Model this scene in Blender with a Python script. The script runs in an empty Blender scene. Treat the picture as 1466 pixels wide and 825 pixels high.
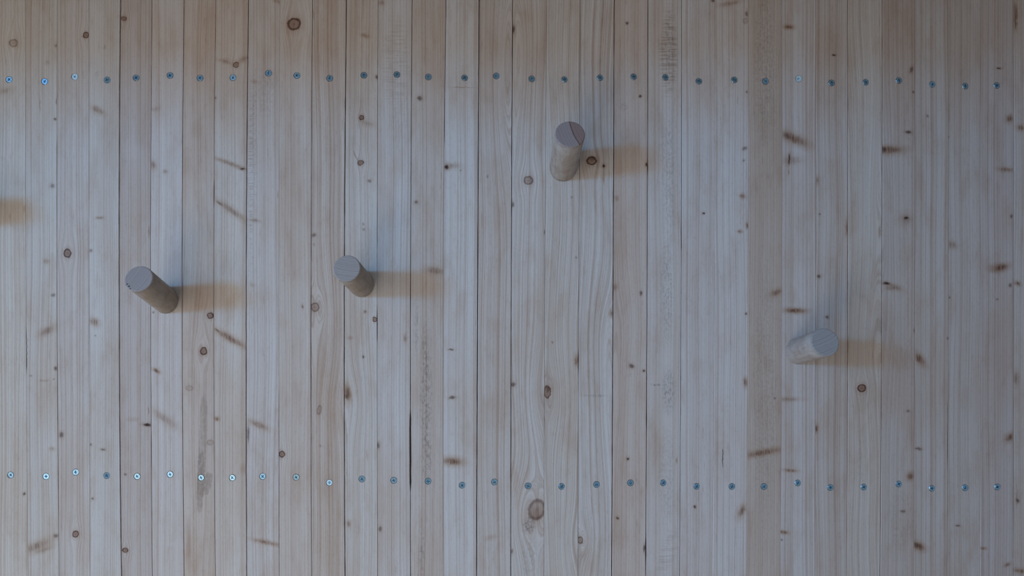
import bpy, bmesh, math, random
from mathutils import Vector, Matrix

# ------------------------------------------------------------------ camera, world, light, exposure
S = 0.00094                     # metres on the wall per photograph pixel (a board is about 45 mm wide)
F = 977.0                       # focal length in pixels (24 mm lens on a 36 mm sensor)
D = F * S                       # camera to wall
W, H = 1466.0, 825.0
scene = bpy.context.scene
col = scene.collection

cam_d = bpy.data.cameras.new('camera')
cam_d.sensor_width = 36.0
cam_d.lens = F / W * 36.0
cam_d.clip_start = 0.02
cam = bpy.data.objects.new('camera', cam_d)
cam.location = (0, -D, 0)
cam.rotation_euler = (math.pi / 2, 0, 0)
col.objects.link(cam)
scene.camera = cam

world = bpy.data.worlds.new('world')
world.use_nodes = True
scene.world = world
bg = world.node_tree.nodes['Background']
bg.inputs['Color'].default_value = (0.70, 0.79, 0.96, 1)
bg.inputs['Strength'].default_value = 0.275


def area(name, loc, target, sx, sy, power, color):
    d = bpy.data.lights.new(name, 'AREA')
    d.shape = 'RECTANGLE'
    d.size, d.size_y = sx, sy
    d.energy = power
    d.color = color
    o = bpy.data.objects.new(name, d)
    o.location = loc
    o.rotation_euler = (Vector(target) - Vector(loc)).to_track_quat('-Z', 'Y').to_euler()
    col.objects.link(o)
    return o


# daylight from a side window to the left, warm light coming up from low down in the room
area('window_daylight', (-3.35, -2.55, 0.66), (0.0, 0, -0.05), 0.85, 0.46, 75.0, (0.09, 0.45, 1.0))
area('room_light', (-2.0, -1.75, 0.0), (-0.1, 0, 0.0), 1.5, 2.0, 14.8, (1.0, 0.98, 0.98))
area('low_room_light', (-1.15, -1.6, -1.6), (-0.2, 0, 0.0), 1.3, 1.1, 12.0, (1.0, 0.90, 0.74))

vs = scene.view_settings
vs.view_transform = 'Standard'
vs.look = 'None'
vs.exposure = 0.0
vs.gamma = 1.0
vs.use_curve_mapping = False


def px(x): return (x - W / 2) * S
def pz(y): return (H / 2 - y) * S


# ------------------------------------------------------------------ node helpers
class NT:
    def __init__(self, tree):
        self.t = tree

    def n(self, typ, **props):
        nd = self.t.nodes.new(typ)
        for k, v in props.items():
            setattr(nd, k, v)
        return nd

    def set(self, sock, v):
        if isinstance(v, bpy.types.NodeSocket):
            self.t.links.new(v, sock)
        else:
            sock.default_value = v

    def m(self, op, a, b=None, c=None, clamp=False):
        nd = self.n('ShaderNodeMath', operation=op, use_clamp=clamp)
        self.set(nd.inputs[0], a)
        if b is not None: self.set(nd.inputs[1], b)
        if c is not None: self.set(nd.inputs[2], c)
        return nd.outputs[0]

    def vm(self, op, a, b=None):
        nd = self.n('ShaderNodeVectorMath', operation=op)
        self.set(nd.inputs[0], a)
        if b is not None: self.set(nd.inputs[1], b)
        return nd.outputs[1] if op == 'LENGTH' else nd.outputs[0]

    def ss(self, v, lo, hi, a=0.0, b=1.0):           # smoothstep remap
        nd = self.n('ShaderNodeMapRange', interpolation_type='SMOOTHSTEP')
        self.set(nd.inputs['Value'], v)
        nd.inputs['From Min'].default_value = lo
        nd.inputs['From Max'].default_value = hi
        nd.inputs['To Min'].default_value = a
        nd.inputs['To Max'].default_value = b
        return nd.outputs['Result']

    def mixc(self, fac, a, b, blend='MIX'):
        nd = self.n('ShaderNodeMix', data_type='RGBA', blend_type=blend)
        self.set(nd.inputs[0], fac)
        self.set(nd.inputs[6], a)
        self.set(nd.inputs[7], b)
        return nd.outputs[2]

    def noise(self, vec, scale, detail=2.0, rough=0.5, dims='3D', w=None):
        nd = self.n('ShaderNodeTexNoise', noise_dimensions=dims)
        if dims == '1D':
            self.set(nd.inputs['W'], w)
        else:
            self.set(nd.inputs['Vector'], vec)
        nd.inputs['Scale'].default_value = scale
        nd.inputs['Detail'].default_value = detail
        nd.inputs['Roughness'].default_value = rough
        return nd.outputs['Fac']

    def xyz(self, x, y, z):
        nd = self.n('ShaderNodeCombineXYZ')
        self.set(nd.inputs[0], x); self.set(nd.inputs[1], y); self.set(nd.inputs[2], z)
        return nd.outputs[0]


def rgb(r, g, b): return (r, g, b, 1.0)


def make_mark_group(kind):
    """A natural mark in pine: takes the wood colour, the mark's own coordinates (radius 1) and a strength."""
    g = bpy.data.node_groups.new('mark_' + kind, 'ShaderNodeTree')
    g.interface.new_socket('Color', in_out='INPUT', socket_type='NodeSocketColor')
    g.interface.new_socket('Vector', in_out='INPUT', socket_type='NodeSocketVector')
    g.interface.new_socket('Wood', in_out='INPUT', socket_type='NodeSocketVector')
    g.interface.new_socket('Strength', in_out='INPUT', socket_type='NodeSocketFloat')
    g.interface.new_socket('Color', in_out='OUTPUT', socket_type='NodeSocketColor')
    t = NT(g)
    gi, go = t.n('NodeGroupInput'), t.n('NodeGroupOutput')
    c, v, wood, s = gi.outputs[0], gi.outputs[1], gi.outputs[2], gi.outputs[3]
    r = t.vm('LENGTH', v)
    if kind == 'ring':
        halo = t.m('MULTIPLY', t.ss(r, 0.8, 2.2, 1, 0), t.m('MULTIPLY', s, 0.36))
        c = t.mixc(halo, c, rgb(.66, .47, .33), 'MULTIPLY')
        core = t.m('MULTIPLY', t.ss(r, 0.85, 1.05, 1, 0), t.m('MULTIPLY', s, 0.85))
        c = t.mixc(core, c, rgb(.55, .42, .36), 'MULTIPLY')
        rim = t.m('MULTIPLY', t.ss(r, 0.55, 0.82, 0, 1), t.ss(r, 0.88, 1.12, 1, 0))
        c = t.mixc(t.m('MULTIPLY', rim, s), c, rgb(.30, .20, .17), 'MULTIPLY')
        eye = t.m('MULTIPLY', t.ss(r, 0.0, 0.35, 1, 0), t.m('MULTIPLY', s, 0.5))
        c = t.mixc(eye, c, rgb(.45, .32, .26), 'MULTIPLY')
    elif kind == 'dark':
        halo = t.m('MULTIPLY', t.ss(r, 0.6, 2.2, 1, 0), t.m('MULTIPLY', s, 0.4))
        c = t.mixc(halo, c, rgb(.62, .42, .28), 'MULTIPLY')
        core = t.m('MULTIPLY', t.ss(r, 0.35, 1.1, 1, 0), s)
        c = t.mixc(core, c, rgb(.13, .08, .07), 'MULTIPLY')
    elif kind == 'smear':
        st = t.noise(t.vm('MULTIPLY', wood, (1, .14, 1)), 620, 3, .65)
        st = t.ss(st, .36, .60, .30, 1)
        halo = t.m('MULTIPLY', t.ss(r, 0.4, 2.0, 1, 0), t.m('MULTIPLY', s, 0.65))
        c = t.mixc(halo, c, rgb(.72, .52, .36), 'MULTIPLY')
        core = t.m('MULTIPLY', t.ss(r, 0.15, 1.1, 1, 0), t.m('MULTIPLY', s, st))
        c = t.mixc(core, c, rgb(.36, .22, .15), 'MULTIPLY')
    elif kind == 'mold':
        sp = t.noise(wood, 380, 4, .7)
        sp = t.ss(sp, .44, .62, 0.12, 1)
        f = t.m('MULTIPLY', t.ss(r, 0.35, 1.1, 1, 0), t.m('MULTIPLY', s, sp))
        c = t.mixc(f, c, rgb(.46, .44, .43), 'MULTIPLY')
    elif kind == 'stain':
        sv = t.n('ShaderNodeSeparateXYZ'); t.set(sv.inputs[0], v)
        r = t.m('POWER', t.m('ADD', t.m('POWER', t.m('ABSOLUTE', sv.outputs[0]), 3.5), t.m('POWER', t.m('ABSOLUTE', sv.outputs[1]), 3.5)), 1 / 3.5)
        sp = t.noise(wood, 300, 3, .6)
        sp = t.ss(sp, .35, .6, 0.6, 1)
        f = t.m('MULTIPLY', t.ss(r, 0.85, 1.02, 1, 0), t.m('MULTIPLY', s, sp))
        c = t.mixc(f, c, rgb(.52, .47, .43), 'MULTIPLY')
    elif kind == 'crack':
        f = t.m('MULTIPLY', t.ss(r, 0.6, 1.1, 1, 0), s)
        c = t.mixc(f, c, rgb(.12, .07, .06), 'MULTIPLY')
    elif kind == 'saw':                                # ripples left across the grain by the saw
        sp = t.noise(t.vm('MULTIPLY', wood, (.10, 2.2, 1)), 420, 2, .6)
        f = t.m('MULTIPLY', t.ss(r, 0.5, 1.1, 1, 0), t.m('MULTIPLY', s, t.ss(sp, .46, .60)))
        c = t.mixc(f, c, rgb(.70, .64, .60), 'MULTIPLY')
    elif kind == 'streak':
        f = t.m('MULTIPLY', t.ss(r, 0.1, 1.1, 1, 0), s)
        c = t.mixc(f, c, rgb(.62, .43, .31), 'MULTIPLY')
    g.links.new(c, go.inputs[0])
    return g


KINDS = ('ring', 'dark', 'smear', 'mold', 'stain', 'crack', 'saw', 'streak')
GROUP = {k: make_mark_group(k) for k in KINDS}


def make_warp_group():
    """Grain runs round a knot: shifts the grain coordinate near it."""
    g = bpy.data.node_groups.new('grain_round_knot', 'ShaderNodeTree')
    for nm in ('X', 'Z', 'CX', 'CZ', 'RX', 'RZ'):
        g.interface.new_socket(nm, in_out='INPUT', socket_type='NodeSocketFloat')
    g.interface.new_socket('Shift', in_out='OUTPUT', socket_type='NodeSocketFloat')
    t = NT(g)
    gi, go = t.n('NodeGroupInput'), t.n('NodeGroupOutput')
    x, z, cx, cz, rx, rz = gi.outputs[:6]
    dx = t.m('SUBTRACT', x, cx)
    a = t.m('DIVIDE', dx, t.m('MULTIPLY', rx, 2.0))
    b = t.m('DIVIDE', t.m('SUBTRACT', z, cz), t.m('MULTIPLY', rz, 3.5))
    q = t.m('ADD', t.m('MULTIPLY', a, a), t.m('MULTIPLY', b, b))
    e = t.m('EXPONENT', t.m('MULTIPLY', q, -1.0))
    g.links.new(t.m('MULTIPLY', t.m('MULTIPLY', dx, e), -0.95), go.inputs[0])
    return g


WARP = make_warp_group()

# ------------------------------------------------------------------ what the photograph shows on the boards (pixels)
# seams between boards: x at the top, middle and bottom of the frame, then how open the seam is (mm)
SEAMS = [
    (-9.5, -10, -7, .25), (36, 37, 40, .30), (82, 81.6, 84.7, 1.0), (127, 127.3, 129, .10),
    (172.6, 170.5, 173.9, 1.75), (217.6, 215.7, 218.2, .95), (263.5, 260.8, 263.6, .95), (309, 306, 308.4, .75),
    (355.7, 352.5, 353.2, 1.6), (401, 399.3, 399.9, .75), (447.5, 445.2, 446, .95), (496, 493, 494, 1.7),
    (541.3, 540, 540.6, .55), (590, 587.7, 587.7, 1.05), (638.5, 634.7, 634.7, .45), (686, 683.8, 682.3, 1.45),
    (733.8, 732, 731.2, 1.15), (783, 780, 778.9, .40), (831, 828.7, 827.5, .50), (879.4, 877.8, 875.6, 1.5),
    (927.7, 926.5, 924.4, 1.25), (975.8, 975.3, 973, .9), (1023.4, 1023, 1020, .30), (1071.5, 1071, 1069, .30),
    (1119.4, 1119.4, 1116.4, .15), (1167.8, 1167.8, 1166.7, .45), (1213.8, 1213.8, 1212.3, 1.0),
    (1262.7, 1262.2, 1259.6, 1.1), (1308.7, 1309.2, 1307.2, .55), (1356, 1357.3, 1355, .55),
    (1403.4, 1404, 1402.6, .45), (1450.2, 1450.7, 1450.2, 1.2), (1498, 1498.5, 1498, .5)]
# places where a seam opens wider or closes: seam, y0, y1, opening in mm
OPENINGS = [(1, 478, 535, 1.1), (2, -400, 200, .35), (7, 262, 290, 1.6), (9, -400, 560, .25), (12, 436, 490, 1.5),
            (12, 290, 345, .9), (13, 590, 696, 2.9), (14, -400, 205, 1.0), (18, 500, 525, 1.3), (21, 326, 350, 1.5),
            (29, 583, 668, 1.6), (20, 230, 242, 2.0), (20, 580, 600, 1.9), (20, 780, 800, 2.2), (5, 630, 660, 1.3),
            (8, 605, 640, 2.0), (26, 700, 1200, .6), (25, 380, 450, .3), (10, 420, 570, 1.35)]
# tint of each board against the common pine colour, grain-line strength, waviness of the grain
BOARDS = [
    (1.00, .97, .93, .55, 1.2), (.99, .98, .97, .5, .6), (.98, .95, .95, .55, .7), (1.01, 1.01, 1.02, .3, .5),
    (.93, .875, .87, .45, .5), (1.03, 1.04, 1.06, .55, .4), (.97, .91, .86, .45, 1.0), (1.03, 1.02, 1.0, .4, .6),
    (1.03, 1.05, 1.08, .45, .5), (.99, .95, .92, .45, .6), (.98, .93, .89, .8, 1.0), (1.0, .99, .97, .5, .8),
    (.99, .99, 1.0, .5, .5), (.95, .91, .88, .5, .6), (1.02, 1.04, 1.06, .45, .4), (.97, .95, .94, .7, .7),
    (.99, .98, .97, .65, 1.5), (.99, .98, .96, .8, 1.6), (1.0, 1.01, 1.02, .75, 1.6), (.95, .88, .84, .3, .5),
    (1.01, 1.02, 1.04, .5, .5), (.99, 1.0, 1.03, .5, .6), (1.00, 1.01, 1.04, .5, .6), (.89, .85, .82, .3, .5),
    (1.03, 1.05, 1.10, .6, .5), (.96, .95, .96, .7, .6), (1.0, 1.01, 1.01, .6, 1.5), (.93, .90, .90, .4, .6),
    (.96, .96, .98, .6, .6), (.95, .95, .97, .6, .5), (.92, .90, .93, .6, .5), (.96, .95, .96, .5, .6)]
# marks: x, y, half width, half height, clockwise turn in degrees, kind, strength
MARKS = [
    (19, 61.5, 6, 5.5, 0, 'ring', .45), (123, 50.4, 4.6, 4.4, 0, 'ring', .95), (177, 26.5, 4, 3.2, 0, 'ring', .8),
    (68, 89, 3, 4, 0, 'smear', .25), (80, 65.6, 2, 2, 0, 'dark', .4), (150, 67, 1.5, 3, 0, 'dark', .25),
    (140, 158, 9, 4, 30, 'smear', .7), (79, 170.5, 2.2, 2, 0, 'dark', .6), (57, 150, 1.6, 16, 0, 'streak', .6),
    (8, 130, 9, 4, -15, 'smear', .35), (81, 145, 1.5, 5, 0, 'dark', .4), (221, 156, 7, 3, 0, 'smear', .3),
    (139, 107, 3, 6, 0, 'mold', .4), (338, 93, 4.2, 4.2, 0, 'ring', .8), (348, 85, 8, 4, -25, 'smear', .5),
    (322, 88, 10, 3, 15, 'smear', .4), (308, 140, 2, 2, 0, 'dark', .6), (364, 117, 5, 3, 10, 'smear', .4),
    (421, 34.4, 9.5, 8.5, -20, 'ring', .9), (522.8, 51, 6, 2.6, 15, 'smear', .55), (547, 4, 4, 4, 0, 'smear', .5),
    (540, 110.7, 2.5, 3.6, 0, 'dark', .75), (517.7, 168.7, 3.6, 3.5, 0, 'ring', 1.0), (527, 177, 9, 4, 15, 'smear', .35),
    (601, 140.7, 4.0, 3.4, 0, 'dark', .7), (661, 125.2, 24, .9, 1, 'streak', .75), (398, 2, 9, 3, 25, 'smear', .4),
    (449, 20, 1.5, 10, 0, 'streak', .6), (735.5, 42, 2.5, 7, 0, 'dark', .75), (897.5, 33, 2.4, 2.2, 0, 'dark', .75),
    (917, 138, 2.2, 2.2, 0, 'dark', .9), (1021, 1, 3, 2, 0, 'dark', .7), (1045, 5, 15, 3, -12, 'smear', .5),
    (1069, 20, 2.4, 4, 0, 'dark', .6), (1067, 30, 3, 4, 0, 'ring', .3), (893, 153, 8, 8, 0, 'mold', .35),
    (1069, 132, 1.5, 2, 0, 'dark', .6), (1129, 38.7, 6.5, 3, 5, 'smear', .95), (1194, 79, 3, 1.6, 0, 'dark', .85),
    (1304, 100.5, 2.8, 5.2, 20, 'dark', .65), (1307, 132, 1.6, 2, 0, 'dark', .6), (1429.4, 98, 3.4, 1.6, 0, 'dark', .8),
    (1299.6, 189.6, 5, 2.5, 8, 'dark', .8), (1327, 166.7, 1.8, 2, 0, 'dark', .5), (1445, 170, 5, 5, -30, 'smear', .9),
    (1461, 183, 5, 4, 20, 'smear', .8), (1357.5, 196, 1.4, 1.8, 0, 'dark', .5), (1137, 199, 19, 6.5, 25, 'smear', .9),
    (1128, 195, 8, 3, 30, 'dark', .35), (1454, 20, 3, 16, 0, 'smear', .8), (1454, 36, 1.6, 6, 0, 'dark', .5),
    (75, 266, 3.8, 3.4, 0, 'dark', .5), (35, 299, 3, 7, 0, 'streak', .5), (142.5, 312, 5.5, 2, 0, 'smear', .6),
    (96.7, 362.8, 5.4, 6.2, 0, 'ring', .95), (129.8, 359, 2.4, 2.4, 0, 'dark', .5), (66, 374, 4, 3.5, 0, 'smear', .45),
    (219.3, 236.8, 4, 6, 0, 'smear', .7), (236.7, 245.7, 3, 2.6, 0, 'smear', .45), (213.5, 332, 2, 13, 0, 'streak', .7),
    (329, 234, 25, 2.8, 20, 'smear', .6), (347, 242, 4.6, 1.6, 0, 'dark', .9), (331, 301, 22, 4.2, 35, 'smear', .65),
    (314, 291, 6, 1.4, 35, 'dark', .5), (364, 315.5, 7, 2.4, 10, 'smear', .55), (361, 408, 4, 3, 30, 'smear', .3),
    (516.4, 233, 4.0, 3.8, 0, 'ring', .95), (509, 223, 2, 12, -25, 'streak', .75), (529, 259, 3.2, 2.6, 0, 'dark', .5),
    (449.5, 336.8, 3.2, 3.2, 0, 'dark', .55), (450, 350, 3, 4, 0, 'streak', .5), (521, 329, 2, 2, 0, 'dark', .4),
    (520, 321, 1.4, 1.8, 0, 'dark', .4), (596, 289.7, 3, 2.8, 0, 'dark', .6), (639.5, 239.4, 3.6, 4, 0, 'dark', 1.0),
    (648, 238, 11, 4, 0, 'smear', .45), (660, 244, 1.5, 1.3, 0, 'dark', .4), (698, 253, 1.4, 2.2, 0, 'dark', .4),
    (734, 293, 2, 5, 0, 'dark', .6), (623, 388, 12, 5.5, 8, 'smear', .65), (398, 279, 1.4, 7, 0, 'streak', .6),
    (756.7, 258.4, 6.5, 6.0, 0, 'ring', .62), (847, 230.4, 7.2, 6.2, 0, 'ring', .95), (847, 227, 6, 3, 0, 'dark', .4),
    (864.4, 237.6, 2.7, 2.7, 0, 'dark', 1.0), (864.6, 255, 1.6, 16, 0, 'streak', .7), (925.5, 235.5, 1.6, 3, 0, 'dark', 1.0),
    (818.6, 282.6, 2, 2, 0, 'dark', .4), (883, 284, 5, 7, 0, 'streak', .55), (780.4, 332, 1.5, 4, 0, 'dark', .6),
    (825, 369, 1.6, 1.6, 0, 'dark', .4), (1066, 212.6, 4.2, 2.6, -30, 'dark', .55), (1064.6, 229.7, 2, 1.8, 0, 'dark', .45),
    (1063, 281, 3.8, 3.4, 20, 'smear', .8), (1069.3, 323, 2, 4, 0, 'smear', .85), (1059, 331.5, 3.4, 2.4, 0, 'smear', .8),
    (1007.4, 305.5, 2.1, 2.2, 0, 'dark', .95), (880.5, 411, 4, 5, 0, 'smear', .5), (1129.8, 228, 1.5, 9, 5, 'dark', .8),
    (1133, 229, 13, 6, 0, 'smear', .4), (1129, 247, 1.5, 6, 0, 'streak', .8), (1274, 215, 17, 5.2, -2, 'smear', .95),
    (1264.5, 214, 4.2, 4, 0, 'dark', .6), (1170, 258, 2.6, 5, 0, 'smear', .5), (1173.6, 307, 1.5, 1.6, 0, 'dark', .5),
    (1172.3, 396, 3.0, 2.8, 0, 'dark', .65), (1212, 326, 2.2, 11, 0, 'smear', .75), (1296.5, 312.4, 3.4, 2, 5, 'dark', .95),
    (1296, 314, 9, 8, 0, 'smear', .4), (1439.5, 243, 10, 3, 5, 'smear', .75), (1447.5, 310, 2, 3, 0, 'dark', .6),
    (1433, 383, 10, 4.5, -12, 'smear', .95), (1425, 384, 20, 10, 0, 'streak', .45), (1363, 351, 6, 5, 25, 'smear', .55),
    (1268.5, 406, 5.2, 2.4, 5, 'dark', .95), (1281, 411, 10, 3.5, 20, 'smear', .5), (1446, 408.6, 2.5, 3, 0, 'dark', .6),
    (1457, 406, 4.5, 3, 25, 'smear', .85), (1259, 332, 3, 14, 0, 'streak', .7),
    (76, 422.7, 3.2, 2.4, 0, 'dark', .5), (67.4, 473.6, 12, 5, -28, 'smear', .6), (134.9, 461, 7, 5, 38, 'smear', .8),
    (136.6, 480.7, 1.4, 1.4, 0, 'dark', .4), (220, 447, 1.5, 1.8, 0, 'dark', .6), (301, 452, 4.4, 4.6, 0, 'ring', .95),
    (291.4, 503, 5.0, 5.4, 0, 'ring', 1.0), (330, 485, 23, 4.4, 30, 'smear', .85), (311, 473, 4, 1.4, 30, 'dark', .6),
    (224, 531, 5.5, 2.4, 28, 'smear', .95), (210.5, 608.5, 6.2, 2.3, 4, 'dark', 1.0), (212.5, 589, 1.2, 9, 0, 'streak', .9),
    (236, 600, 21, 5.5, 35, 'smear', .45), (190, 601, 14, 5, 0, 'streak', .3), (79.5, 527.6, 2, 3, 0, 'dark', .7),
    (44, 538.5, 2, 1.8, 0, 'dark', .35), (77, 543, 1.4, 1.4, 0, 'dark', .4), (62, 545, 6, 1.6, 0, 'smear', .35),
    (310.5, 600, 3.5, 3, 20, 'smear', .8), (370, 608.5, 14, 4, 24, 'smear', .6), (271, 556, 5, 4, 0, 'ring', .25),
    (433, 439, 2, 3.6, 0, 'dark', .55), (451, 439.8, 6.0, 6.6, 0, 'ring', .6), (522.8, 446.4, 2.6, 2.2, 0, 'dark', .5),
    (536.6, 457.6, 3.2, 3.4, 0, 'ring', 1.0), (580, 484.6, 2.6, 5.5, 0, 'smear', .55), (520, 511, 2, 2, 0, 'dark', .75),
    (497.5, 563, 4.6, 11, -8, 'smear', 1.0), (496.5, 568, 2.4, 4, 0, 'dark', .5), (457, 587, 3.2, 6.5, 10, 'ring', .4),
    (645.7, 500.6, 4.2, 1.6, 0, 'dark', .7), (647.5, 569.5, 5.5, 2.5, -3, 'dark', .7), (735, 551, 4.2, 3.6, 0, 'dark', .65),
    (501, 484, 6, 4, 0, 'streak', .5), (610, 560, 11, 125, 0, 'mold', .62), (596, 470, 5, 50, 0, 'mold', .4),
    (917.5, 420, 2, 3.4, 0, 'dark', .7), (904.3, 524.5, 4.4, 3.2, 20, 'dark', .7), (921.4, 531.6, 2, 2, 0, 'dark', .85),
    (825.5, 517, 3, 7, 0, 'smear', .9), (783.6, 561.4, 5, 9, 0, 'ring', .75), (785, 558, 3, 4, 0, 'dark', .5),
    (791, 490, 1.4, 1.6, 0, 'dark', .5), (875, 449, 2.4, 5, 0, 'smear', .7), (1068, 449.4, 2, 2, 0, 'dark', .7),
    (1067.2, 547.4, 3, 6, 0, 'smear', .95), (939, 551, 9, 2, 3, 'mold', .9), (852, 567, 22, 2, 1, 'mold', .75),
    (957, 560, 12, 40, 0, 'mold', .6), (955, 420, 12, 90, 0, 'mold', .45), (957, 250, 14, 120, 0, 'mold', .35),
    (955, 690, 14, 90, 0, 'mold', .3), (960, 70, 14, 70, 0, 'mold', .45), (1111, 419, 8, 4.4, -25, 'smear', .65),
    (1138, 445, 14, 3.6, 2, 'smear', .9), (1139, 445, 26, 6, 0, 'streak', .3), (1184, 454, 2.6, 2.2, 0, 'dark', .65),
    (1316, 514.3, 4.8, 9.5, -35, 'smear', 1.0), (1308.8, 473.6, 2, 4, 0, 'smear', .6), (1357, 485, 1.8, 2, 0, 'dark', .7),
    (1233.4, 555.8, 6.0, 5.6, 0, 'ring', 1.0), (1273, 413, 7, 3, 0, 'smear', .4), (1130, 571.6, 15, 3, 0, 'smear', .45),
    (1168.5, 613.6, 2.6, 5.5, 0, 'smear', .95), (1299, 588.6, 2.8, 2, 15, 'dark', .5), (1455, 542, 4, 9, 0, 'smear', .6),
    (1427, 429, 2, 1.8, 0, 'dark', .4), (1359, 426, 1.4, 1.4, 0, 'dark', .5), (1109, 570, 1.3, 1.5, 0, 'dark', .5),
    (88, 622.6, 3.5, 4.0, 0, 'dark', .65), (73.8, 643, 3.5, 3, 0, 'smear', .5), (147.6, 643.8, 3.8, 2, 5, 'dark', .6),
    (129.8, 637, 2, 2, 0, 'dark', .6), (34.5, 707.4, 2, 2.8, 0, 'dark', .75), (179.4, 679.4, 2, 2, 0, 'dark', .65),
    (133, 714, 2, 2, 0, 'dark', .6), (80, 767.7, 3.2, 3.4, 0, 'dark', .6), (53, 782, 18, 6, -22, 'smear', .65),
    (62, 788, 12, 3, -20, 'smear', .4), (108, 765, 4.4, 4.9, 0, 'ring', .95), (179.4, 788, 4, 3.6, 10, 'ring', .95),
    (289.5, 640, 6, 78, 2, 'stain', .45), (287, 690, 5.2, 46, 2, 'stain', .5), (297, 693, 6, 17, 12, 'stain', .55), (301, 634, 5, 4, 0, 'ring', .3),
    (355.6, 622, 1.6, 13, 0, 'dark', .6), (349, 672, 9, 12, 0, 'streak', .4), (270, 778, 5, 45, 0, 'streak', .4),
    (403.4, 650.6, 4.2, 4.6, 0, 'ring', .95), (541.4, 638, 2.4, 5, 0, 'dark', .6), (459, 638.7, 1.8, 2, 0, 'dark', .35),
    (648, 660.8, 14, 5.5, 5, 'smear', 1.0), (544.4, 757.5, 2.6, 4, 0, 'dark', .6), (499.4, 750, 3, 4.5, 0, 'smear', .65),
    (382, 777, 19, 3, 12, 'smear', .75), (702, 770, 14, 6, -15, 'streak', .35), (733, 790, 2, 4, 0, 'dark', .5),
    (611, 660, 9, 45, 0, 'mold', .6), (603, 790, 6, 55, 0, 'mold', .55), (768.5, 730, 12, 15, 20, 'ring', .55),
    (769, 738, 7, 9, 0, 'smear', .4), (757, 752, 12, 15, 30, 'mold', .95), (757, 800, 16, 40, 0, 'mold', .35),
    (899, 657, 2.4, 2.2, 0, 'dark', .85), (884, 741.7, 2.4, 2.2, 0, 'dark', .75), (995, 726, 2.3, 2.2, 0, 'dark', .85),
    (830.5, 774, 4.2, 5, 0, 'ring', .7), (922.3, 785.5, 1.6, 6, 0, 'dark', .8), (1034.6, 655, .8, 16, 0, 'crack', .85),
    (38.6, 507, .7, 28, 0, 'crack', .5), (1062, 732, 4.4, 9.5, 28, 'smear', .8), (1092, 648, 27, 4.4, -10, 'smear', .8),
    (969, 659.5, 2, 6, 0, 'streak', .8), (1131.6, 674, 9, 2, 4, 'smear', .75), (1445, 626.5, 7, 5, -40, 'smear', .95),
    (1314, 642.5, 5.4, 2.4, 5, 'dark', .6), (1302.6, 681.7, 6, 5, -40, 'smear', .85), (1292, 732, 4.2, 2, 0, 'dark', .55),
    (1314, 781.7, 9, 5, 25, 'smear', 1.0), (1312, 780, 5, 3, 25, 'dark', .4), (1371, 753, 4.2, 2, 10, 'dark', .6),
    (1121.4, 762, 6, 2.4, 12, 'smear', 1.0), (1457, 717, 3, 3, 20, 'dark', .6), (1456, 712, 3, 20, 0, 'streak', .5),
    (1407, 785, 4.5, 2, 0, 'smear', .7), (1442, 808.4, 4.5, 2.2, -25, 'smear', .75), (1461, 818, 10, 3, 8, 'smear', .85),
    (1119, 773, 1.4, 1.6, 0, 'dark', .6), (1095, 90, 22, 140, 0, 'mold', .38), (1095, 560, 22, 260, 0, 'mold', .26),
    (1288, 740, 18, 70, 0, 'mold', .2), (1299, 430, 2, 90, 0, 'streak', .4), (1232, 660, 3, 70, -4, 'mold', .3),
    (566, 90, 22, 80, 0, 'saw', .35), (957, 75, 15, 75, 0, 'saw', .8), (359, 240, 4, 150, 0, 'saw', .6), (957, 790, 14, 40, 20, 'saw', .4),
    (572, 150, 20, 90, 0, 'mold', .14), (383, 130, 20, 60, 0, 'mold', .22), (364, 200, 5, 130, 0, 'mold', .3)]
# places where the grain swings round a knot that was sawn away: x, y, half width, half height
SWIRLS = [(781, 572, 13, 20), (880, 468, 12, 20), (1261, 470, 12, 34), (453, 470, 12, 26), (768, 738, 15, 18), (830, 776, 10, 14),
          (498, 575, 9, 14), (1258, 300, 8, 30), (733, 150, 10, 40), (876, 580, 8, 24), (735, 60, 9, 30), (290, 620, 8, 50)]
SCREWS_UP = [(12.7, 113.7), (63.6, 116.5), (106.9, 109.7), (153.4, 114.5), (194.7, 111.2), (243.5, 107.9), (286.3, 111.5),
             (333.4, 111), (384.3, 104.6), (425, 108), (472, 112), (521, 107.6), (568.3, 106.6), (613.4, 110),
             (665.3, 111.2), (710.6, 108.7), (761.6, 112.7), (808.4, 113.5), (859.3, 111.2), (907.4, 109.7), (953, 110.4),
             (1000.8, 116), (1051.4, 114.3), (1095.7, 116.5), (1143.3, 112.7), (1190.7, 118.6), (1239.5, 117.8),
             (1286.6, 115.5), (1334.4, 121), (1382.3, 123.2), (1427, 122.4)]
SCREWS_LOW = [(14.8, 680.4), (65.7, 682.4), (108.4, 676.3), (152.7, 681.2), (196.2, 682.4), (243.5, 679.4), (287.8, 684.2),
              (332.6, 684.2), (376, 682.4), (424, 683.5), (471.6, 691.3), (518.2, 686), (563.7, 688), (613, 689.3),
              (661.7, 695), (708, 690.3), (756.2, 696), (804.3, 696.7), (854.2, 693.9), (902.8, 691.6), (949.9, 691.6),
              (997.7, 696.7), (1048, 696.7), (1093.6, 696.7), (1142.3, 691.6), (1189, 698.2), (1236.5, 697.4),
              (1286.3, 692.9), (1334, 699.2), (1381.8, 698.5), (1427.8, 697.4)]

NB = len(BOARDS)
Y_TOP, Y_BOT = -330.0, 1155.0
BLOCKER_Z = .352


def seam_x(i, y):
    """x of seam i (pixels) at photo height y; the row of boards simply goes on past the frame."""
    if i < 0:
        return SEAMS[0][1] + i * 46.5
    if i > NB:
        return SEAMS[NB][1] + (i - NB) * 47.5
    a, b, c, _ = SEAMS[i]
    t = max(0.0, min(1.0, y / H))
    return a * (2 * (t - .5) * (t - 1)) + b * (4 * t * (1 - t)) + c * (2 * t * (t - .5))


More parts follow.
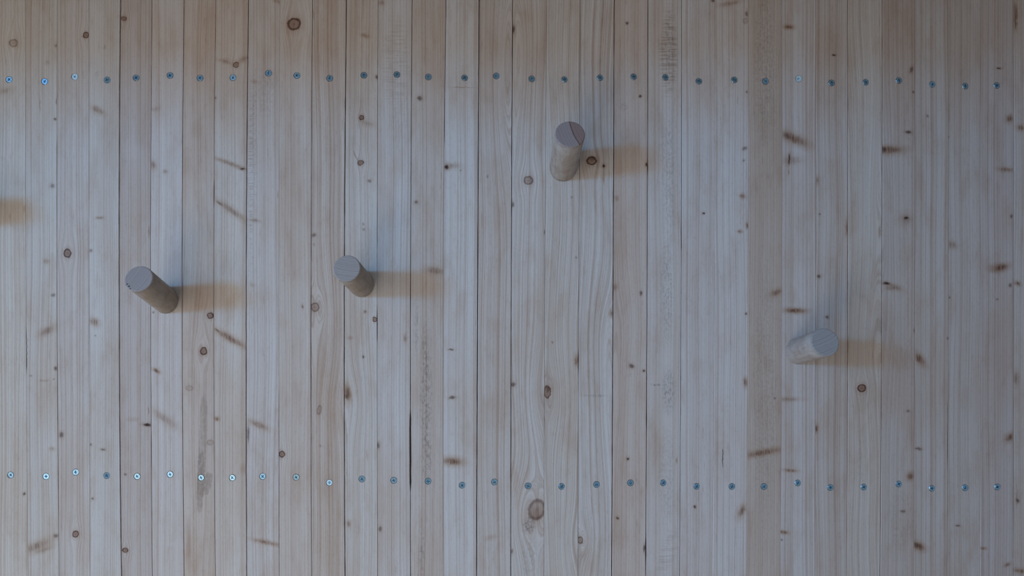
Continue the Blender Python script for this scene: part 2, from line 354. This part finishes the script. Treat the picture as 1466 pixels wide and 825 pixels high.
def seam_gap(i, y, rnd):
    if i < 0 or i > NB:
        return 0.9
    g = SEAMS[i][3]
    for k, y0, y1, v in OPENINGS:
        if k == i and y0 <= y <= y1:
            g = v
    return g * rnd


# ------------------------------------------------------------------ materials
PINE = (.64, .586, .532)


def plank_material(i, xc_px):
    tr, tg, tb, line_s, wavy = BOARDS[i]
    if 11 <= i <= 22:                    # light across the wall put into the tint: middle less brown, sides darker
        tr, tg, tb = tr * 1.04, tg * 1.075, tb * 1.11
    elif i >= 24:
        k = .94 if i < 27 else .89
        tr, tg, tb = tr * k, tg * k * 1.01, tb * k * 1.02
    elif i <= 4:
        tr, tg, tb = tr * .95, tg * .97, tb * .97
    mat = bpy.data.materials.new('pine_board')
    mat.use_nodes = True
    nt = mat.node_tree
    t = NT(nt)
    bsdf = nt.nodes['Principled BSDF']
    rnd = random.Random(100 + i)
    co = t.n('ShaderNodeTexCoord').outputs['Object']
    sep = t.n('ShaderNodeSeparateXYZ')
    t.set(sep.inputs[0], co)
    x, z = sep.outputs[0], sep.outputs[2]
    seed = rnd.uniform(0, 50)
    wood = t.xyz(x, t.m('MULTIPLY', z, .55), seed)
    # grain coordinate
    slow = t.noise(t.xyz(t.m('MULTIPLY', x, 9.0), t.m('MULTIPLY', z, 2.6), seed), 1.0, 1.0)
    u = t.m('ADD', x, t.m('MULTIPLY', t.m('SUBTRACT', slow, .5), .022 * wavy))
    lo, hi = seam_x(i, 412), seam_x(i + 1, 412)
    mine = [m for m in MARKS if seam_x(i, m[1]) <= m[0] < seam_x(i + 1, m[1])]
    for (mx, my, rx, ry, ang, kind, s) in mine:
        if kind == 'ring' and max(rx, ry) > 3 and s > .4:
            g = t.n('ShaderNodeGroup')
            g.node_tree = WARP
            t.set(g.inputs['X'], x); t.set(g.inputs['Z'], z)
            g.inputs['CX'].default_value = (mx - xc_px) * S
            g.inputs['CZ'].default_value = pz(my)
            g.inputs['RX'].default_value = rx * S
            g.inputs['RZ'].default_value = ry * S
            u = t.m('ADD', u, g.outputs[0])
    for (mx, my, rx, ry) in SWIRLS:
        if lo - 6 <= mx < hi + 6:
            g = t.n('ShaderNodeGroup')
            g.node_tree = WARP
            t.set(g.inputs['X'], x); t.set(g.inputs['Z'], z)
            g.inputs['CX'].default_value = (mx - xc_px) * S
            g.inputs['CZ'].default_value = pz(my)
            g.inputs['RX'].default_value = rx * S
            g.inputs['RZ'].default_value = ry * S
            u = t.m('ADD', u, g.outputs[0])
    us = t.m('ADD', u, seed)
    rings = t.noise(None, 240 * rnd.uniform(.8, 1.25), 1.5, .55, '1D', us)
    rings = t.ss(rings, .50, .60)
    fine = t.noise(None, 760, 2, .6, '1D', us)
    broad = t.noise(None, 62, 1, .5, '1D', us)
    patch = t.noise(t.xyz(t.m('MULTIPLY', x, 14), t.m('MULTIPLY', z, 4.5), seed + 3), 1.0, 3, .55)
    fibre = t.noise(t.xyz(t.m('MULTIPLY', x, 900), t.m('MULTIPLY', z, 16), seed), 1.0, 2, .6)
    # where along the board the rings show strongly
    vary = t.ss(t.noise(t.xyz(t.m('MULTIPLY', x, 30), t.m('MULTIPLY', z, 3.0), seed + 9), 1.0, 2), .3, .65, .45, 1)
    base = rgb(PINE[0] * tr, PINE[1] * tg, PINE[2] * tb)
    c = t.mixc(t.ss(broad, .35, .7, 0, .50), base, rgb(.86, .79, .74), 'MULTIPLY')
    c = t.mixc(t.ss(patch, .42, .7, 0, .60), c, rgb(.88, .77, .68), 'MULTIPLY')
    c = t.mixc(t.m('MULTIPLY', t.m('MULTIPLY', rings, vary), min(1.0, line_s * 1.15)), c, rgb(.80, .715, .66), 'MULTIPLY')
    c = t.mixc(t.ss(fine, .44, .60, 0, .42 + .40 * line_s), c, rgb(.80, .75, .71), 'MULTIPLY')
    c = t.mixc(t.ss(fibre, .45, .7, 0, .30), c, rgb(.84, .79, .75), 'MULTIPLY')
    cloud = t.noise(t.xyz(t.m('MULTIPLY', x, 55), t.m('MULTIPLY', z, 17), seed + 17), 1.0, 4, .62)
    c = t.mixc(t.ss(cloud, .46, .72, 0, .55), c, rgb(.86, .77, .70), 'MULTIPLY')
    rough_n = t.noise(t.xyz(t.m('MULTIPLY', x, 420), t.m('MULTIPLY', z, 190), seed + 29), 1.0, 3, .7)
    c = t.mixc(t.ss(rough_n, .50, .72, 0, .32), c, rgb(.76, .72, .69), 'MULTIPLY')
    # short dark dashes where fibres are torn or resin ducts are cut
    dash = t.noise(t.xyz(t.m('MULTIPLY', x, 620), t.m('MULTIPLY', z, 38), seed + 41), 1.0, 2, .5)
    c = t.mixc(t.ss(dash, .66, .74, 0, .40), c, rgb(.62, .52, .46), 'MULTIPLY')
    # edges of marks are ragged
    nz = t.n('ShaderNodeTexNoise', noise_dimensions='3D')
    t.set(nz.inputs['Vector'], t.xyz(x, z, seed))
    nz.inputs['Scale'].default_value = 210
    nz.inputs['Detail'].default_value = 2
    off = t.vm('MULTIPLY', t.vm('SUBTRACT', nz.outputs['Color'], (.5, .5, .5)), (.0034, .0034, 0))
    p2 = t.vm('ADD', t.xyz(x, z, 0), off)
    for (mx, my, rx, ry, ang, kind, s) in mine:
        mp = t.n('ShaderNodeMapping', vector_type='TEXTURE')
        t.set(mp.inputs['Vector'], p2)
        mp.inputs['Location'].default_value = ((mx - xc_px) * S, pz(my), 0)
        mp.inputs['Rotation'].default_value = (0, 0, math.radians(-ang))
        grow = {'smear': 1.18, 'ring': 1.06, 'dark': 1.10}.get(kind, 1.0)
        mp.inputs['Scale'].default_value = (rx * S * grow, ry * S * grow, 1)
        g = t.n('ShaderNodeGroup')
        g.node_tree = GROUP[kind]
        t.set(g.inputs['Color'], c)
        t.set(g.inputs['Vector'], mp.outputs[0])
        t.set(g.inputs['Wood'], wood)
        g.inputs['Strength'].default_value = s
        c = g.outputs[0]
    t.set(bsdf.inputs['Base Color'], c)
    bsdf.inputs['Roughness'].default_value = .62
    bsdf.inputs['Specular IOR Level'].default_value = .28
    bump = t.n('ShaderNodeBump')
    bump.inputs['Strength'].default_value = .22
    bump.inputs['Distance'].default_value = .0006
    t.set(bump.inputs['Height'], t.m('ADD', fine, t.m('MULTIPLY', fibre, .6)))
    t.set(bsdf.inputs['Normal'], bump.outputs[0])
    return mat


def simple_material(name, color, rough, metal=0.0):
    m = bpy.data.materials.new(name)
    m.use_nodes = True
    t = NT(m.node_tree)
    b = m.node_tree.nodes['Principled BSDF']
    co = t.n('ShaderNodeTexCoord').outputs['Object']
    n = t.noise(co, 600, 3, .6)
    t.set(b.inputs['Base Color'], t.mixc(t.ss(n, .4, .7, 0, .35), rgb(*color), rgb(*(v * .7 for v in color))))
    b.inputs['Roughness'].default_value = rough
    b.inputs['Metallic'].default_value = metal
    return m


MAT_BACKING = simple_material('dark_backing', (.16, .10, .07), .8)
MAT_ZINC_GLINT = simple_material('glint_zinc', (.62, .82, .90), .55, .6)  # a bright glint put into the colour of a few screws
MAT_ZINC = simple_material('blue_zinc', (.42, .66, .80), .32, 1.0)


# ------------------------------------------------------------------ mesh helpers
def new_obj(name, mesh, mat, parent=None):
    o = bpy.data.objects.new(name, mesh)
    if mat and not mesh.materials:
        mesh.materials.append(mat)
    col.objects.link(o)
    if parent:
        o.parent = parent
    return o


def box_mesh(name, x0, x1, y0, y1, z0, z1):
    v = [(x, y, z) for x in (x0, x1) for y in (y0, y1) for z in (z0, z1)]
    f = [(0, 1, 3, 2), (4, 6, 7, 5), (0, 4, 5, 1), (2, 3, 7, 6), (0, 2, 6, 4), (1, 5, 7, 3)]
    m = bpy.data.meshes.new(name)
    m.from_pydata(v, [], f)
    return m


# ------------------------------------------------------------------ the wall
EXTRA = 15
wall = new_obj('wall_back', box_mesh('wall_back', px(seam_x(-EXTRA, 412)), px(seam_x(NB + EXTRA, 412)), .021, .045,
                                     pz(Y_BOT), pz(Y_TOP)), MAT_BACKING)
wall['kind'] = 'structure'
wall['label'] = 'wall of narrow upright whitewashed pine boards with two rows of screws'

# an added, unseen blocker above and in front of the boards, out of frame, keeps the window light off the top of the wall
blocker = new_obj('light_blocker_1', box_mesh('light_blocker_1', -2.2, 2.2, -.60, -.50, BLOCKER_Z, BLOCKER_Z + .26),
               simple_material('blocker_wood', (.50, .43, .36), .7))
blocker['kind'] = 'structure'

THICK = .020


def plank_mesh(i, xc, rnd):
    ys = [Y_TOP + k * (Y_BOT - Y_TOP) / 99 for k in range(100)]
    verts, faces = [], []
    ch = .0002
    cl = .0007 if i in (22, 23, 25, 26, 27, 28, 30) else ch      # a worn left arris
    for y in ys:
        gl = seam_gap(i, y, rnd.uniform(.75, 1.2)) * .001 * .40
        gr = seam_gap(i + 1, y, rnd.uniform(.75, 1.2)) * .001 * .40
        a = px(seam_x(i, y)) - px(xc) + gl
        b = px(seam_x(i + 1, y)) - px(xc) - gr
        z = pz(y)
        verts += [(a, THICK, z), (a, cl, z), (a + cl, 0, z), (b - ch, 0, z), (b, ch, z), (b, THICK, z)]
    n = 6
    for r in range(len(ys) - 1):
        for k in range(n):
            k2 = (k + 1) % n
            faces.append((r * n + k, (r + 1) * n + k, (r + 1) * n + k2, r * n + k2))
    faces.append(tuple(range(n)))
    faces.append(tuple(reversed([(len(ys) - 1) * n + k for k in range(n)])))
    m = bpy.data.meshes.new('plank')
    m.from_pydata(verts, [], faces)
    bm = bmesh.new()
    bm.from_mesh(m)
    bmesh.ops.recalc_face_normals(bm, faces=bm.faces)
    bm.to_mesh(m)
    bm.free()
    return m


R_HEAD = .0041


def drill(plank, holes):
    """Countersunk screw holes in a board: real recesses, so the heads sit in the wood."""
    bm = bmesh.new()
    for hx, hz in holes:
        prof = [(.0047, -.002), (.0047, .0004), (.0022, .0046), (.0022, .012)]
        rings = []
        for r, y in prof:
            rings.append([bm.verts.new((hx + r * math.cos(a), y, hz + r * math.sin(a)))
                          for a in (2 * math.pi * k / 20 for k in range(20))])
        for p, q in zip(rings, rings[1:]):
            for k in range(20):
                bm.faces.new((p[k], p[(k + 1) % 20], q[(k + 1) % 20], q[k]))
        bm.faces.new(rings[0]); bm.faces.new(rings[-1])
    bmesh.ops.recalc_face_normals(bm, faces=bm.faces)
    cm = bpy.data.meshes.new('cutter')
    bm.to_mesh(cm); bm.free()
    cut = bpy.data.objects.new('cutter', cm)
    col.objects.link(cut)
    cut.matrix_world = plank.matrix_world
    cut.location = plank.location
    md = plank.modifiers.new('drill', 'BOOLEAN')
    md.operation = 'DIFFERENCE'; md.solver = 'EXACT'; md.object = cut
    dg = bpy.context.evaluated_depsgraph_get()
    dg.update()
    res = bpy.data.meshes.new_from_object(plank.evaluated_get(dg))
    plank.modifiers.clear()
    res.name = 'plank'
    plank.data = res
    bpy.data.objects.remove(cut)
    bpy.data.meshes.remove(cm)


def screw_mesh():
    """Countersunk head with a cross recess; axis along y, top at y = 0 facing -y."""
    bm = bmesh.new()
    N = 24
    rim = [bm.verts.new((R_HEAD * .93 * math.cos(2 * math.pi * k / N), 0, R_HEAD * .93 * math.sin(2 * math.pi * k / N))) for k in range(N)]
    rim2 = [bm.verts.new((R_HEAD * math.cos(2 * math.pi * k / N), .0003, R_HEAD * math.sin(2 * math.pi * k / N))) for k in range(N)]
    neck = [bm.verts.new((.0018 * math.cos(2 * math.pi * k / N), .0040, .0018 * math.sin(2 * math.pi * k / N))) for k in range(N)]
    tip = [bm.verts.new((.0018 * math.cos(2 * math.pi * k / N), .0110, .0018 * math.sin(2 * math.pi * k / N))) for k in range(N)]
    for p, q in ((rim, rim2), (rim2, neck), (neck, tip)):
        for k in range(N):
            bm.faces.new((p[k], p[(k + 1) % N], q[(k + 1) % N], q[k]))
    bm.faces.new(tip)
    a, b = .0022, .00062
    out = [(a, b), (b, b), (b, a), (-b, a), (-b, b), (-a, b), (-a, -b), (-b, -b), (-b, -a), (b, -a), (b, -b), (a, -b)]
    top = [bm.verts.new((x, 0, z)) for x, z in out]
    bot = [bm.verts.new((x * .55, .0024, z * .6)) for x, z in out]
    e1 = [bm.edges.new((top[k], top[(k + 1) % 12])) for k in range(12)]
    e2 = [bm.edges.get((rim[k], rim[(k + 1) % N])) for k in range(N)]
    bmesh.ops.triangle_fill(bm, use_beauty=True, use_dissolve=False, edges=e1 + e2)
    for k in range(12):
        bm.faces.new((top[k], top[(k + 1) % 12], bot[(k + 1) % 12], bot[k]))
    bm.faces.new(bot)
    # drop any face that closed the cross over
    for f in list(bm.faces):
        c = f.calc_center_median()
        if abs(c.y) < 1e-7 and all(v in top for v in f.verts):
            ins = (abs(c.x) < b and abs(c.z) < a) or (abs(c.z) < b and abs(c.x) < a)
            if ins:
                bm.faces.remove(f)
    bmesh.ops.recalc_face_normals(bm, faces=bm.faces)
    m = bpy.data.meshes.new('screw')
    bm.to_mesh(m); bm.free()
    return m


SCREW = screw_mesh()
SCREW.materials.append(MAT_ZINC)
SCREW_GLINT = SCREW.copy()
SCREW_GLINT.materials[0] = MAT_ZINC_GLINT
mats = {}
# boards that stand a little proud of their left neighbour catch the window light on that edge
PROUD = {21: .0002, 22: -.0003, 23: -.0006, 24: -.0003, 25: -.0001, 26: -.0007, 27: -.0012, 28: -.0010, 29: -.0003, 30: -.0006, 31: 0}
rng = random.Random(5)
GLINT_SCREWS = {(0, 24), (0, 2), (1, 10)}
TILT = {(0, 24): (-.33, .02), (0, 0): (.02, 0), (0, 3): (.3, .1), (1, 3): (.25, -.1)}
for i in range(-EXTRA, NB + EXTRA):
    k = i % NB
    xc = .5 * (seam_x(i, 412) + seam_x(i + 1, 412))
    rnd = random.Random(900 + i)
    if k not in mats:
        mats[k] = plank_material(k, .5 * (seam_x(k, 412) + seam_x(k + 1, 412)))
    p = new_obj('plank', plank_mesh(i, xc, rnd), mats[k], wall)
    proud = PROUD.get(i, rnd.uniform(-.0002, .0003))
    p.location = (px(xc), proud, 0)
    spots = []
    for row, lst, yy in ((0, SCREWS_UP, 112), (1, SCREWS_LOW, 690)):
        if 0 <= i < len(lst):
            spots.append((row,) + lst[i])
        else:
            spots.append((row, xc + rnd.uniform(-4, 4), yy + rnd.uniform(-5, 5) + (8 if i > 20 else -6)))
    bpy.context.view_layer.update()
    drill(p, [((sx - xc) * S, pz(sy)) for _, sx, sy in spots])
    for row, sx, sy in spots:
        s = new_obj('screw', SCREW_GLINT if (row, i) in GLINT_SCREWS else SCREW, None, p)
        s.location = ((sx - xc) * S, rng.uniform(.0000, .0004), pz(sy))
        tx, tz = rng.gauss(0, .05), rng.gauss(0, .05)
        if (row, i) in TILT:
            tz, tx = TILT[(row, i)]
        s.rotation_mode = 'XYZ'
        s.rotation_euler = (Matrix.Rotation(tz, 3, 'Z') @ Matrix.Rotation(tx, 3, 'X')
                            @ Matrix.Rotation(rng.uniform(0, 1.57), 3, 'Y')).to_euler()


# ------------------------------------------------------------------ the pegs
def peg_material(seed, tint, end):
    mat = bpy.data.materials.new('peg_end_grain' if end else 'peg_wood')
    mat.use_nodes = True
    t = NT(mat.node_tree)
    b = mat.node_tree.nodes['Principled BSDF']
    co = t.n('ShaderNodeTexCoord').outputs['Object']
    base = rgb(*tint)
    if end:
        # growth rings cut across: wide arcs whose centre lies outside the peg
        rnd = random.Random(seed)
        RC = .10
        ang = {1: 2.65, 2: 1.42, 3: .35, 4: 2.0}.get(seed, 1.0)
        cx, cy = RC * math.cos(ang), RC * math.sin(ang)
        nz = t.noise(co, 90, 2)
        v = t.vm('MULTIPLY', t.vm('SUBTRACT', co, (cx, cy, 0)), (1, 1, 0))
        r = t.m('ADD', t.vm('LENGTH', v), t.m('MULTIPLY', t.m('SUBTRACT', nz, .5), .0016))
        wv = t.noise(None, 980, 2.0, .5, '1D', t.m('ADD', r, seed * 3.1))
        ring = t.ss(wv, .46, .62)
        sp = t.noise(co, 900, 3, .7)
        c = t.mixc(t.m('MULTIPLY', ring, .55), base, rgb(.62, .53, .49), 'MULTIPLY')
        c = t.mixc(t.ss(sp, .45, .7, 0, .4), c, rgb(.75, .7, .66), 'MULTIPLY')
        if seed == 3:
            # a reddish heartwood band on one side of the face, edged by a dark line
            c = t.mixc(t.ss(r, RC - .0047, RC - .0035, .85, 0), c, rgb(.80, .62, .56), 'MULTIPLY')
            f2 = t.m('MULTIPLY', t.ss(r, RC - .0052, RC - .0044), t.ss(r, RC - .0042, RC - .0030, 1, 0))
            c = t.mixc(t.m('MULTIPLY', f2, .9), c, rgb(.42, .32, .30), 'MULTIPLY')
        if seed == 1:
            for (hx, hy, hr) in ((-.0121, -.0073, .0011), (-.0096, -.0103, .0013), (-.0075, -.0133, .0010), (-.0136, -.0088, .0008)):
                d = t.vm('LENGTH', t.vm('MULTIPLY', t.vm('SUBTRACT', co, (hx, hy, 0)), (1, 1, 0)))
                c = t.mixc(t.ss(d, hr * .6, hr * 1.2, .85, 0), c, rgb(.12, .10, .10), 'MULTIPLY')
    else:
        mp = t.vm('MULTIPLY', co, (1, 1, .12))
        g = t.noise(t.vm('ADD', mp, (seed, 0, 0)), 260, 3, .6)
        pt = t.noise(t.vm('ADD', co, (0, seed, 0)), 70, 3, .6)
        sp = t.noise(t.vm('ADD', co, (0, seed, 0)), 330, 2, .6)
        c = t.mixc(t.ss(g, .42, .68, 0, .5), base, rgb(.80, .70, .62), 'MULTIPLY')
        c = t.mixc(t.ss(pt, .45, .7, 0, .55), c, rgb(.74, .65, .58), 'MULTIPLY')
        c = t.mixc(t.ss(sp, .60, .72, 0, .5), c, rgb(.6, .5, .44), 'MULTIPLY')
    t.set(b.inputs['Base Color'], c)
    b.inputs['Roughness'].default_value = .6
    b.inputs['Specular IOR Level'].default_value = .3
    return mat


def lathe(name, prof, n=56, close_start=True, close_end=True):
    bm = bmesh.new()
    rings = []
    for r, z in prof:
        rings.append([bm.verts.new((r * math.cos(2 * math.pi * k / n), r * math.sin(2 * math.pi * k / n), z)) for k in range(n)])
    for p, q in zip(rings, rings[1:]):
        for k in range(n):
            bm.faces.new((p[k], p[(k + 1) % n], q[(k + 1) % n], q[k]))
    if close_start: bm.faces.new(list(reversed(rings[0])))
    if close_end: bm.faces.new(rings[-1])
    bmesh.ops.recalc_face_normals(bm, faces=bm.faces)
    for f in bm.faces:
        f.smooth = len(f.verts) == 4
    m = bpy.data.meshes.new(name)
    bm.to_mesh(m); bm.free()
    return m


def wall_pt(x, y, t=0.0):
    """A point at distance t in front of the wall, from its place in the photograph."""
    k = (D - t) / D
    return Vector((px(x) * k, -t, pz(y) * k))


def peg(seed, base, end, prot, radius, tint, end_tint, label):
    b = wall_pt(*base)
    e = wall_pt(*end, prot)
    ax = (e - b)
    L = ax.length
    ax.normalize()
    root = bpy.data.objects.new('wooden_peg', None)
    root.empty_display_size = .02
    col.objects.link(root)
    root.location = b
    xax = Vector((1, 0, 0))
    yax = ax.cross(xax).normalized()
    xax = yax.cross(ax).normalized()
    root.rotation_euler = Matrix((xax, yax, ax)).transposed().to_euler()
    cap = .0020
    R = radius
    sh = lathe('shaft', [(R * 1.0, -.006), (R, .0), (R, L * .3), (R, L * .7), (R, L - cap)])
    new_obj('shaft', sh, peg_material(seed, tint, False), root)
    fc = lathe('end_grain_face', [(R, L - cap), (R, L - .0011), (R - .0003, L - .0004), (R - .0011, L)])
    f = new_obj('end_grain_face', fc, peg_material(seed, end_tint, True), root)
    f['label'] = 'sawn round end with growth rings'
    root['label'] = label
    root['category'] = 'peg'
    root['group'] = 'round wooden pegs on the board wall'
    return root


PEG = (.36, .295, .235)
PEG_END = (.40, .36, .345)
peg(1, (237.3, 430.3), (198.5, 399.1), .078, .0168, PEG, PEG_END,
    'leftmost whole round wooden peg, dark specks on its sawn end, leaning far to upper left')
peg(2, (517.6, 407.2), (496.4, 384.3), .076, .0169, PEG, (.40, .365, .345),
    'round wooden peg left of centre with an even grey sawn end')
peg(3, (806.3, 239.3), (816.1, 192.0), .078, .0185, (.40, .345, .295), (.37, .31, .295),
    'thickest and highest round wooden peg, reddish band across its sawn end')
peg(4, (1143.0, 503.0), (1181.5, 490.0), .077, .0173, (.42, .375, .34), (.36, .36, .36),
    'rightmost and lowest round wooden peg, bluish sawn end pointing right')
# a fifth peg stands just past the left edge; only its shadow reaches into the frame
peg(5, (-62, 311), (-122, 271), .077, .0169, PEG, PEG_END,
    'round wooden peg past the left edge, only its shadow on the boards in view')
